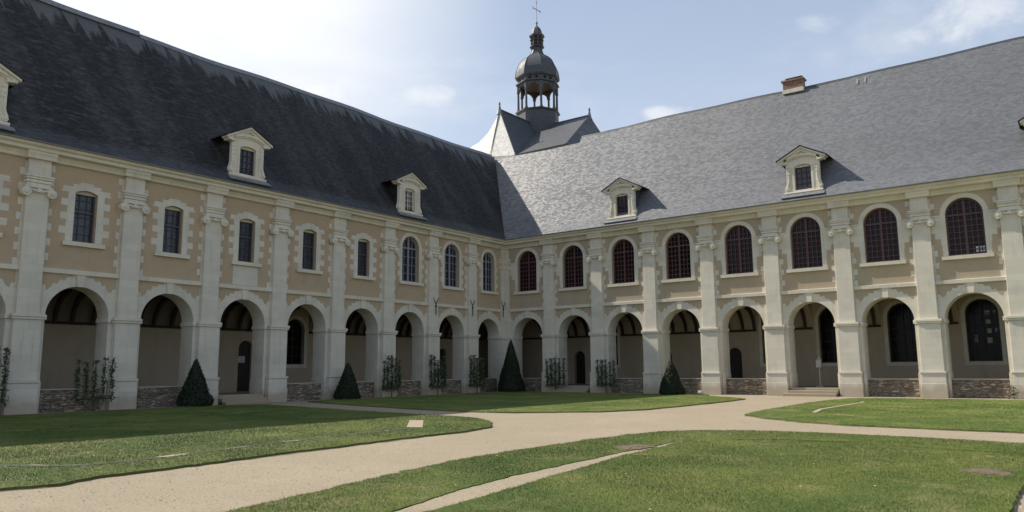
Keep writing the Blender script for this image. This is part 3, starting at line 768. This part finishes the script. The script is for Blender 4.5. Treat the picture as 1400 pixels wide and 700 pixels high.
mb.tube((A[0]+.03,A[1]-.12,A[2]-.15),(Ml[0],Ml[1]-.06,Ml[2]),.018,.018,5,world=True); mb.tube((Ml[0],Ml[1]-.06,Ml[2]),(-6.7,6.3,18.4),.018,.018,5,world=True)
cb(mb,'conductor_cable',M['iron'])
for p in (A,B):
    mb=MB(); mb.lathe((p[0],p[1]),[(.30,p[2]-.45),(.17,p[2]-.05),(.11,p[2]+.25),(.07,p[2]+.45),(.10,p[2]+.50),(.10,p[2]+.62),(.03,p[2]+.75)],8); cb(mb,'finial',M['zinc'])
mb=MB()
mb.tube((A[0],A[1],25.02),(T[0],T[1],25.02),.09,.09,6,world=True); mb.tube((B[0],B[1],25.02),(T[0],T[1],25.02),.09,.09,6,world=True)
mb.tube((B[0],B[1],25.),Pb,.07,.07,6,world=True); mb.tube(A,V0,.06,.06,6,world=True)
cb(mb,'ridge_cap',M['lead'])
# bell turret
tx,ty=CO.x,CO.y
def oct_(r,z,o=0): return [(tx+r*math.cos(i*PI/4+o),ty+r*math.sin(i*PI/4+o),z) for i in range(8)]
mb=MB(); mb.lathe((tx,ty),[(2.08,21.5),(2.08,26.28)],8); mb.lathe((tx,ty),[(2.08,26.27),(2.24,26.36),(2.24,26.46),(2.05,26.52),(1.9,26.53)],8)
TU=cb(mb,'bell_turret',M['lead'])
mb=MB()
for i in range(8):
    a=i*PI/4; x,y=tx+1.93*math.cos(a),ty+1.93*math.sin(a)
    mb2=MB(); 
    mb2.lathe((x,y),[(.17,26.5),(.17,26.65),(.12,26.72),(.105,28.35),(.16,28.42),(.17,28.55),(.14,28.56),(.14,29.15)],8,PI/8); cb(mb2,'turret_column',M['lead'],TU)
    # arched panel between neighbouring columns
    b=a+PI/4; p0=Vector((tx+1.98*math.cos(a),ty+1.98*math.sin(a),0)); p1=Vector((tx+1.98*math.cos(b),ty+1.98*math.sin(b),0))
    L=(p1-p0).length; e=(p1-p0)/L; nrm=Vector((e.y,-e.x,0))
    if nrm.dot(p0-Vector((tx,ty,0)))<0: nrm=-nrm
    hw=L/2-.17
    ol=[(0,29.2),(0,28.45),(.17,28.45)]+arc(L/2,28.47,hw,12,PI,0,.56)[0:]+[(L-.17,28.45),(L,28.45),(L,29.2)]
    tri=tessellate_polygon([[Vector((u,z,0)) for u,z in ol]])
    n=len(ol); vs=[p0+e*u+Vector((0,0,z)) for u,z in ol]+[p0+e*u-nrm*.14+Vector((0,0,z)) for u,z in ol]
    mb3=MB(); mb3.raw(vs,[tuple(t) for t in tri]+[tuple(n+i for i in reversed(t)) for t in tri]+[(q,(q+1)%n,n+(q+1)%n,n+q) for q in range(n)])
    cb(mb3,'turret_arch',M['lead'],TU)
    # pierced frieze: small dark roundels
    for u in (.28,.72):
        mb4=MB(); c=p0+e*(L*u)+Vector((0,0,29.58)); c2=c+nrm*.02
        mb4.tube(c2,c2+nrm*.05,.13,.13,10,world=True)
        cb(mb4,'roundel',M['darkglass'],TU)
mb=MB(); mb.lathe((tx,ty),[(1.8,29.16),(1.8,29.19)],8); cb(mb,'turret_ceiling',M['iron'],TU)
mb=MB(); mb.lathe((tx,ty),[(2.02,29.2),(2.20,29.24),(2.20,29.34),(2.0,29.38),(2.0,29.78),(2.18,29.84),(2.26,29.98),(2.26,30.02),(1.8,30.03)],8)
cb(mb,'turret_frieze',M['lead'],TU)
dome=[(2.22,30.02),(2.20,30.2),(2.17,30.47),(2.12,30.75),(2.0,31.08),(1.86,31.38),(1.68,31.68),(1.44,31.93),(1.18,32.13),(.92,32.3),(.74,32.48),(.60,32.75),(.53,33.0),(.50,33.25),(.74,33.30),(.74,33.38),(.55,33.42)]
mb=MB(); mb.lathe((tx,ty),dome,8)
for i in range(8):
    for (r0,z0),(r1,z1) in zip(dome[:13],dome[1:14]):
        c,s_=math.cos(i*PI/4),math.sin(i*PI/4); mb.tube((tx+r0*c,ty+r0*s_,z0),(tx+r1*c,ty+r1*s_,z1),.035,.035,5,world=True)
DO=cb(mb,'turret_dome',M['lead'],TU)
for i in range(8):
    a=i*PI/4; x,y=tx+.58*math.cos(a),ty+.58*math.sin(a)
    mb=MB(); mb.lathe((x,y),[(.07,33.4),(.065,34.1),(.09,34.2),(.09,34.4)],6); cb(mb,'lantern_column',M['lead'],DO)
mb=MB(); mb.lathe((tx,ty),[(.66,34.0),(.72,34.05),(.66,34.1)],8); mb.lathe((tx,ty),[(.62,34.34),(.78,34.42),(.80,34.52),(.62,34.58),(.58,34.75),(.52,34.95),(.44,35.2),(.28,35.42),(.10,35.58),(.06,35.8)],8)
mb.tube((tx,ty,33.4),(tx,ty,34.4),.06,.06,6,world=True); mb.lathe((tx,ty),[(.62,33.65),(.66,33.7),(.62,33.75)],8)
cb(mb,'lantern_cap',M['lead'],DO)
mb=MB()
mb.lathe((tx,ty),[(.02,35.78),(.10,35.84),(.13,35.94),(.10,36.04),(.02,36.10)],10)
mb.tube((tx,ty,35.6),(tx,ty,38.9),.035,.025,6,world=True)
mb.tube((tx-.05,ty-.62,37.35),(tx+.05,ty+.62,37.35),.04,.04,6,world=True)
for q in (-.62,.62): mb.tube((tx,ty+q,37.25),(tx,ty+q,37.45),.05,.05,6,world=True)
mb.lathe((tx,ty),[(.03,38.0),(.08,38.06),(.03,38.12)],6)
cb(mb,'cross',M['zinc'],TU)

# ------------------------------------------------------------------ lawns
LAWN={
'A':[(22.07,-44.5),(21.49,-39.39),(21.7,-38.7),(21.35,-38.04),(21.2,-36.48),(20.87,-32.92),(20.69,-30.52),(20.66,-28.34),(20.27,-26.87),(18.73,-25.1),(17.04,-24.1),(11.68,-23.4),(6.44,-22.46),(2.72,-21.9),(1.9,-22.6),(1.25,-24.15),(1.25,-28.47),(1.25,-32.15),(1.25,-38),(1.25,-44.5)],
'B':[(1.5,-18.6),(4.88,-19.54),(11.33,-21.0),(14.82,-21.4),(16.57,-21.05),(19.15,-19.08),(19.95,-17.01),(20.1,-10.9),(19.84,-5.9),(18.12,-4.3),(16.6,-3.0),(15.9,-1.3),(7.4,-1.25),(5.4,-1.25),(1.3,-1.25),(1.3,-9),(1.3,-17.4)],
'C':[(24.37,-18.3),(23.98,-15.31),(23.83,-11.77),(23.69,-8.21),(23.84,-5.15),(24.48,-2.6),(27.95,-2.3),(32.86,-2.2),(46,-2.2),(46,-22.2),(33.25,-21.9),(32.37,-21.57),(31.32,-21.52),(29.97,-21.37),(28.45,-21.21),(26.97,-20.67),(25.3,-19.4)],
'D':[(26.2,-45),(25.7,-38.49),(25.59,-37.76),(25.35,-36.76),(24.95,-35.14),(24.66,-33.36),(24.60,-32.0),(24.62,-31.0),(24.66,-29.05),(24.72,-27.35),(25.0,-25.96),(25.69,-25.1),(26.86,-24.55),(28.11,-24.35),(30.45,-24.37),(32.57,-24.77),(40,-25.2),(46,-25.4),(46,-45)],
}
def rag(poly,amp=.05,step=.18):
    out=[]
    for i in range(len(poly)):
        a,b=np.array(poly[i]),np.array(poly[(i+1)%len(poly)]); L=np.hypot(*(b-a)); n=max(1,int(L/step)); e=(b-a)/L; nn=np.array((-e[1],e[0]))
        if L>14: n=max(1,int(L/.5))
        for k in range(n):
            out.append(tuple(a+(b-a)*k/n+nn*rng.normal(0,amp*.5)+nn*amp*.6*math.sin((L*k/n)*1.7+i)))
    return out
HOLES={
'A':[[(17.85,-41.0),(18.40,-38.30),(19.22,-37.85),(19.66,-37.40),(19.71,-36.74),(19.17,-33.79),(18.88,-31.57),(18.76,-28.6),(18.50,-28.45),(16.57,-26.38),(16.95,-26.15),(18.98,-28.3),(19.08,-31.57),(19.37,-33.79),(19.93,-36.74),(19.86,-37.60),(19.35,-38.05),(18.56,-38.50),(18.0,-41.0)]],
'B':[],
'C':[[(25.94,-16.3),(25.55,-14.0),(25.62,-8.0),(25.5,-6.9),(25.62,-6.9),(25.78,-8.0),(25.75,-14.0),(26.10,-16.2)],[(26.8,-16.9),(27.61,-17.6),(27.65,-17.48),(26.9,-16.8)]],
'D':[[(27.29,-41),(27.29,-37.34),(26.92,-35.98),(26.67,-34.37),(26.56,-32.08),(26.48,-30.63),(26.50,-29.38),(26.44,-28.3),(26.53,-28.3),(26.68,-29.38),(26.74,-30.18),(26.80,-31.15),(27.18,-33.99),(27.41,-35.5),(27.61,-36.95),(27.8,-41)],
 [(27.32,-27.18),(28.06,-26.5),(29.43,-26.41),(31.26,-26.77),(32.69,-26.87),(36,-27.2),(36,-27.34),(32.69,-27.02),(31.26,-26.93),(29.43,-26.55),(28.10,-26.66),(27.42,-27.26)],
 [(32.95,-31.1),(32.93,-32.16),(32.94,-33.32),(33.0,-36),(33.25,-36),(33.2,-33.3),(33.2,-32.1),(33.15,-31.1)]],
}
SOIL={'A':[],'B':[],'C':[],'D':[[(26.0,-30.0),(26.05,-29.4),(26.35,-29.25),(26.62,-29.5),(26.60,-30.2),(26.3,-30.4)],[(32.09,-30.16),(32.2,-29.8),(32.5,-29.75),(32.74,-30.1),(32.65,-30.55),(32.27,-30.5)]]}
LH=.045; blades_poly={}
def inside(P,poly):
    x,y=P[:,0],P[:,1]; r=np.zeros(len(P),bool); n=len(poly)
    for i in range(n):
        x0,y0=poly[i]; x1,y1=poly[(i+1)%n]
        if y0==y1: continue
        c=((y0>y)!=(y1>y))&(x<(x1-x0)*(y-y0)/(y1-y0)+x0); r^=c
    return r
for k,poly in LAWN.items():
    pl=rag(poly); hl=[rag(h,.025,.16) if k!='A' else rag(h,.012,.2) for h in HOLES[k]]
    mb=MB(1); mb.plate([(x,y) for x,y in pl],[[(x,y) for x,y in h] for h in hl],0,1)
    mb.v=[(a,z,(LH if -d>.5 else .001)) for a,d,z in mb.v]
    o=mb.build('lawn',M['lawn']); tag(o,kind='structure'); blades_poly[k]=(pl,hl)
for k,poly in LAWN.items():
    pl=blades_poly[k][0]; n=len(pl); V=[];F=[]; step=1
    c=0
    a=np.array(pl); t=np.roll(a,-1,0)-np.roll(a,1,0); t/=np.linalg.norm(t,axis=1)[:,None]+1e-9
    ar=0.5*np.sum(a[:,0]*np.roll(a[:,1],-1)-np.roll(a[:,0],-1)*a[:,1]); nr=np.c_[t[:,1],-t[:,0]]*(1 if ar>0 else -1)
    wd=.03+.05*np.clip(np.convolve(rng.normal(size=n+8),np.ones(9)/3,'valid')[:n],0,1.6)
    out_=a+nr*wd[:,None]
    V=[(x,y,.012) for x,y in a]+[(x,y,.0035) for x,y in out_]; F=[(i,(i+1)%n,n+(i+1)%n,n+i) for i in range(n)]
    mb=MB(); mb.raw(V,F); tag(mb.build('soil_edge',M['soil']),kind='structure')
for poly in SOIL['D']:
    pl=rag(poly,.14,.1); cx=sum(p[0] for p in pl)/len(pl); cy=sum(p[1] for p in pl)/len(pl)
    mb=MB(); mb.raw([(x,y,LH+.004) for x,y in pl]+[(cx,cy,LH+.03)],[(i,(i+1)%len(pl),len(pl)) for i in range(len(pl))])
    tag(mb.build('soil_patch',M['soil']),kind='structure')
for k,i,z,mt in (('A',0,LH+.006,'kerb'),('C',0,LH+.012,'step'),('C',1,LH+.012,'step'),('D',0,LH-.012,'gravel'),('D',1,.015,'soil')):
    hl=HOLES[k][i]; tri=tessellate_polygon([[Vector((x,y,0)) for x,y in hl]]); mb=MB(); mb.raw([(x,y,z) for x,y in hl],[tuple(t) for t in tri])
    o=mb.build('edging_strip',M[mt]); tag(o,kind='structure')
PATCH=[(18.50,-28.45),(16.57,-26.38),(16.95,-26.15),(18.98,-28.3)]
mb=MB(); mb.raw([(x,y,LH+.012) for x,y in PATCH],[(0,1,2,3)]); tag(mb.build('edging_strip',M['step']),kind='structure')
# grass blades
def make_blades():
    allP=[]
    for k,(x0,x1,y0,y1,N) in {'D':(24.3,46,-42,-24,1300000),'A':(1,22.5,-44.5,-21,1300000),'B':(1,20.5,-22,-1,420000),'C':(23,46,-23,-2,420000)}.items():
        P=np.c_[rng.uniform(x0,x1,N),rng.uniform(y0,y1,N)]
        dv=P-np.array(CAM[:2]); d=np.hypot(dv[:,0],dv[:,1])
        az=np.degrees(np.arctan2(dv[:,0],dv[:,1]))+37.1
        ok=(np.abs(az)<39)&(d>6)
        keep=rng.uniform(size=N)<np.clip((13/d)**1.5,.12,1)
        P=P[ok&keep]
        pl,hl=blades_poly[k]; m=inside(P,pl)
        for h in hl: m&=(~inside(P,h))|((rng.uniform(size=len(P))<.12) if k=='A' and len(P) else False)
        m&=~inside(P,PATCH)
        for s_ in SOIL[k]: m&=(~inside(P,s_))|(rng.uniform(size=len(P))<.22)
        allP.append(P[m])
        # fringe: longer tufts hanging over the edges
        for lp in [pl]+hl:
            a=np.array(lp); b=np.roll(a,-1,0); L=np.hypot(*(b-a).T); n=int(L.sum()*45); idx=rng.choice(len(a),n,p=L/L.sum()); t=rng.uniform(size=(n,1))
            q=a[idx]+(b-a)[idx]*t+rng.normal(0,.025,(n,2)); dq=q-np.array(CAM[:2]); az=np.degrees(np.arctan2(dq[:,0],dq[:,1]))+37.1
            allP.append(q[(np.abs(az)<39)&(np.hypot(*dq.T)<45)])
    P=np.concatenate(allP); n=len(P); d=np.hypot(*(P-np.array(CAM[:2])).T)
    # patchy height
    hv=.5+.5*np.sin(P[:,0]*1.3+np.sin(P[:,1]*.9)*2)*np.sin(P[:,1]*1.1+1.7*np.sin(P[:,0]*.7))
    h=(.012+.012*hv)*rng.uniform(.6,1.5,n); w=np.clip(d*.0003,.0022,.010)*rng.uniform(.7,1.4,n)
    th=rng.uniform(0,2*PI,n); lean=rng.normal(0,.5,(n,2))*h[:,None]
    dx=np.c_[np.cos(th),np.sin(th)]*w[:,None]
    V=np.empty((n,3,3)); V[:,0,:2]=P-dx; V[:,1,:2]=P+dx; V[:,2,:2]=P+lean; V[:,0,2]=V[:,1,2]=LH-.01; V[:,2,2]=LH+h
    me=bpy.data.meshes.new('grass'); me.vertices.add(3*n); me.vertices.foreach_set('co',V.reshape(-1))
    me.loops.add(3*n); me.loops.foreach_set('vertex_index',np.arange(3*n)); me.polygons.add(n); me.polygons.foreach_set('loop_start',np.arange(0,3*n,3)); me.polygons.foreach_set('loop_total',np.full(n,3))
    me.update(); me.materials.append(M['blade'])
    at=me.attributes.new('rnd','FLOAT','FACE'); at.data.foreach_set('value',rng.uniform(size=n))
    o=bpy.data.objects.new('grass',me); S.collection.objects.link(o); tag(o,'short mown grass of the courtyard lawns','grass',kind='stuff'); print('blades',n)
make_blades()
def scatter(name,label,cat,mat,pts,z,size,flat):
    V=[];F=[]
    for (x,y) in pts:
        s_=size*rng.uniform(.5,1.5); k=len(V); a=rng.uniform(0,PI)
        for i in range(5): V.append((x+s_*math.cos(a+i*1.2566)*rng.uniform(.7,1.2),y+s_*math.sin(a+i*1.2566)*rng.uniform(.7,1.2),z))
        V.append((x,y,z+s_*flat)); F+=[(k+i,k+(i+1)%5,k+5) for i in range(5)]
    mb=MB(); mb.raw(V,F); tag(mb.build(name,mat,recalc=False),label,cat,kind='stuff')
Pp=np.c_[rng.uniform(14,46,42000),rng.uniform(-44,-3,42000)]; dd=np.hypot(*(Pp-np.array(CAM[:2])).T)
m=(dd>6)&(rng.uniform(size=len(Pp))<np.clip((12/dd)**1.3,.1,1))
for k in LAWN: m&=~inside(Pp,blades_poly[k][0])
scatter('loose_gravel','loose pebbles scattered over the sandy path','gravel',M['pebble'],Pp[m],.0,.012,.6)
Pp=np.c_[rng.uniform(2,46,5200),rng.uniform(-44,-3,5200)]; m=np.zeros(len(Pp),bool)
for k in LAWN: m|=inside(Pp,blades_poly[k][0])
scatter('daisies','tiny pale daisies and dry leaves dotted over the lawns','daisies',M['daisy'],Pp[m][:700],LH+.03,.014,.2)
# ------------------------------------------------------------------ foliage
def leaves(name,C,Nn,size,mat,parent,extra=None):
    n=len(C); t=rng.normal(size=(n,3)); t/=np.linalg.norm(t,axis=1)[:,None]; b=np.cross(t,Nn+rng.normal(0,.35,(n,3))); b/=np.linalg.norm(b,axis=1)[:,None]+1e-9
    s=size*rng.uniform(.6,1.4,n)[:,None]
    V=np.stack([C-t*s,C+b*s*.55,C+t*s,C-b*s*.55],1).reshape(-1,3)
    vs=V.tolist(); fs=[(4*i,4*i+1,4*i+2,4*i+3) for i in range(n)]; r=rng.uniform(size=n).tolist()
    if extra: 
        k=len(vs); vs+=extra[0]; fs+=[tuple(k+i for i in f) for f in extra[1]]; r+=[.15]*len(extra[1])
    me=bpy.data.meshes.new(name); me.from_pydata(vs,[],fs); me.materials.append(mat)
    at=me.attributes.new('rnd','FLOAT','FACE'); at.data.foreach_set('value',r)
    o=bpy.data.objects.new(name,me); S.collection.objects.link(o); o.parent=parent; return o
def cone(x,y,h,r,label,bulge=0):
    root=empty('topiary_cone',(x,y,0.0)); tag(root,label,'topiary','clipped yew cones along the arcades')
    prof=lambda t: r*((1-t)**.92)*(1 if t>.05 else .9+.1*t/.05)+.02
    n=int(5200*h/2*1.2); t=1-np.sqrt(rng.uniform(size=n)); t=np.clip(t,0,.995); th=rng.uniform(0,2*PI,n)
    lump=1+.045*np.sin(th*3+t*9)+.03*np.sin(th*7-t*17)
    if bulge: lump=lump+bulge*np.exp(-((t-.14)/.10)**2)*np.exp(-((np.angle(np.exp(1j*(th-.7))))/.5)**2)
    rad=np.array([prof(q) for q in t])*lump+rng.normal(0,.018,n)
    C=np.c_[rad*np.cos(th),rad*np.sin(th),.07+t*h]; Nn=np.c_[np.cos(th),np.sin(th),np.full(n,r/h)]
    k=20; lv=[(.0),.06,.2,.4,.6,.8,.96]; ev=[];ef=[]
    for q in lv: ev+=[(prof(q)*.93*math.cos(2*PI*i/k),prof(q)*.93*math.sin(2*PI*i/k),.07+q*h) for i in range(k)]
    ef=[(j*k+i,j*k+(i+1)%k,(j+1)*k+(i+1)%k,(j+1)*k+i) for j in range(len(lv)-1) for i in range(k)]+[tuple(range(k))]
    leaves('crown',C,Nn,.040,M['yew'],root,(ev,ef))
    mb=MB(); mb.tube((0,0,0),(0,0,.4),.06,.05,8,world=True); mb.build('trunk',M['bark'],root)
cone(.98,-24.55,2.15,.74,'lumpy clipped yew cone with a bulge low on one side',.28)
cone(.95,-15.5,2.0,.72,'small neat yew cone wholly in shade beside the path')
cone(1.55,-1.35,3.62,.94,'tall slender dark yew cone standing in the inner corner')
cone(13.9,-1.9,2.05,.76,'yew cone by the sunlit right arcade, half in light')
def espalier(x,y,along,w,h,label,stems=5,dense=1.0,seed=0):
    r_=np.random.default_rng(seed); root=empty('espalier_tree',(x,y,0)); tag(root,label,'espalier tree','espalier trees trained against the arcades')
    ax=Vector((0,1,0)) if along=='y' else Vector((1,0,0))
    mb=MB(); us=[(-w/2+w*i/(stems-1)) for i in range(stems)]; P_=lambda u,z,o=0:(ax.x*u+(ax.y)*o,ax.y*u-(ax.x)*o,z)
    mb.tube(P_(0,0),P_(0,.5),.035,.03,7,world=True); mb.tube(P_(-w/2,.52),P_(w/2,.52),.02,.02,6,world=True)
    C=[]
    for u in us:
        z=.5; uu=u; hh=h*r_.uniform(.86,1.04)
        while z<hh:
            u2=u+r_.normal(0,.025); z2=min(hh,z+.25); mb.tube(P_(uu,z),P_(u2,z2),.016,.012,5,world=True)
            n=int(28*dense*r_.uniform(.5,1.4)*(1.25 if z<hh-.5 else .7)); sp=.055
            for _ in range(n): C.append(P_((uu+u2)/2+r_.normal(0,sp),r_.uniform(z,z2),r_.normal(0,.07)))
            uu,z=u2,z2
        for _ in range(int(18*dense)): C.append(P_(u+r_.normal(0,.12),.5+r_.normal(0,.07),r_.normal(0,.06)))
    mb.build('branches',M['bark'],root)
    C=np.array(C); leaves('foliage',C,np.tile([.3,-.3,.8],(len(C),1)),.058,M['leaf'],root)
espalier(.42,-32.75,'y',1.3,2.6,'espalier tree cut by the left edge of the photo',5,1,1)
espalier(.45,-28.75,'y',1.4,2.35,'espalier tree leafing across the lower half of a shaded arch',5,1,2)
espalier(.42,-11.65,'y',1.25,2.45,'espalier tree just right of a small yew cone on the shaded arcade',5,1.3,3)
espalier(.42,-7.6,'y',1.25,2.45,'espalier tree under the leftmost iron Y anchor on the shaded left arcade',5,1.3,4)
espalier(.42,-3.7,'y',1.3,2.5,'espalier tree under the second iron Y anchor, left of the tall yew cone',5,1.2,5)
espalier(4.65,-.45,'x',1.35,2.35,'espalier tree just right of the tall yew cone, beside the small corner steps',5,1.3,6)
espalier(8.6,-.45,'x',1.2,2.2,'espalier tree on the right arcade between small steps and the half lit yew cone',5,1.3,7)
# small rooted plants at the wall foot
def tuft(x,y,h,label):
    root=empty('wall_plant',(x,y,0)); tag(root,label,'plant')
    n=160; C=np.c_[rng.normal(0,.10,n),rng.normal(0,.07,n),rng.uniform(.02,h,n)]; leaves('foliage',C,np.tile([0,-.3,.8],(n,1)),.045,M['leaf'],root)
    mb=MB(); mb.tube((0,0,0),(0,0,h*.8),.012,.006,5,world=True); mb.build('stem',M['bark'],root)
tuft(30.75,-.1,.65,'small green weed growing in front of rubble wall beside the rightmost pier')
# lectern stand on the right hand gallery step
root=empty('lectern_stand',(21.45,1.55,FLOOR)); tag(root,'pale grey pedestal stand with tilted box top inside the arch above the right hand steps','lectern stand')
mb=MB(); mb.box(-.24,.24,-.18,.18,0,.04); mb.build('base',M['post'],root,bevel=.008)
mb=MB(); mb.tube((0,0,.04),(0,0,1.15),.045,.04,10,world=True); mb.build('post',M['post'],root)
mb=MB(); mb.prof([(-.10,1.10),(.16,1.10),(.10,1.55),(-.06,1.60)],-.14,.14); mb.box(-.05,.05,-.05,.03,1.58,1.70); mb.build('display_box',M['post'],root,bevel=.01)
# white lamp box low on the rubble wall
root=empty('floor_lamp',(14.9,-.16,0)); tag(root,'small white flood lamp by the rubble wall beside the half lit yew cone','lamp')
mb=MB(); mb.box(-.10,.10,-.04,.04,0,.03); mb.tube((0,0,.02),(0,0,.10),.015,.015,6,world=True); mb.build('bracket',M['iron'],root)
mb=MB(); mb.prof([(-.03,.09),(.05,.06),(.07,.20),(-.02,.22)],-.11,.11); mb.build('housing',M['white'],root,bevel=.006)
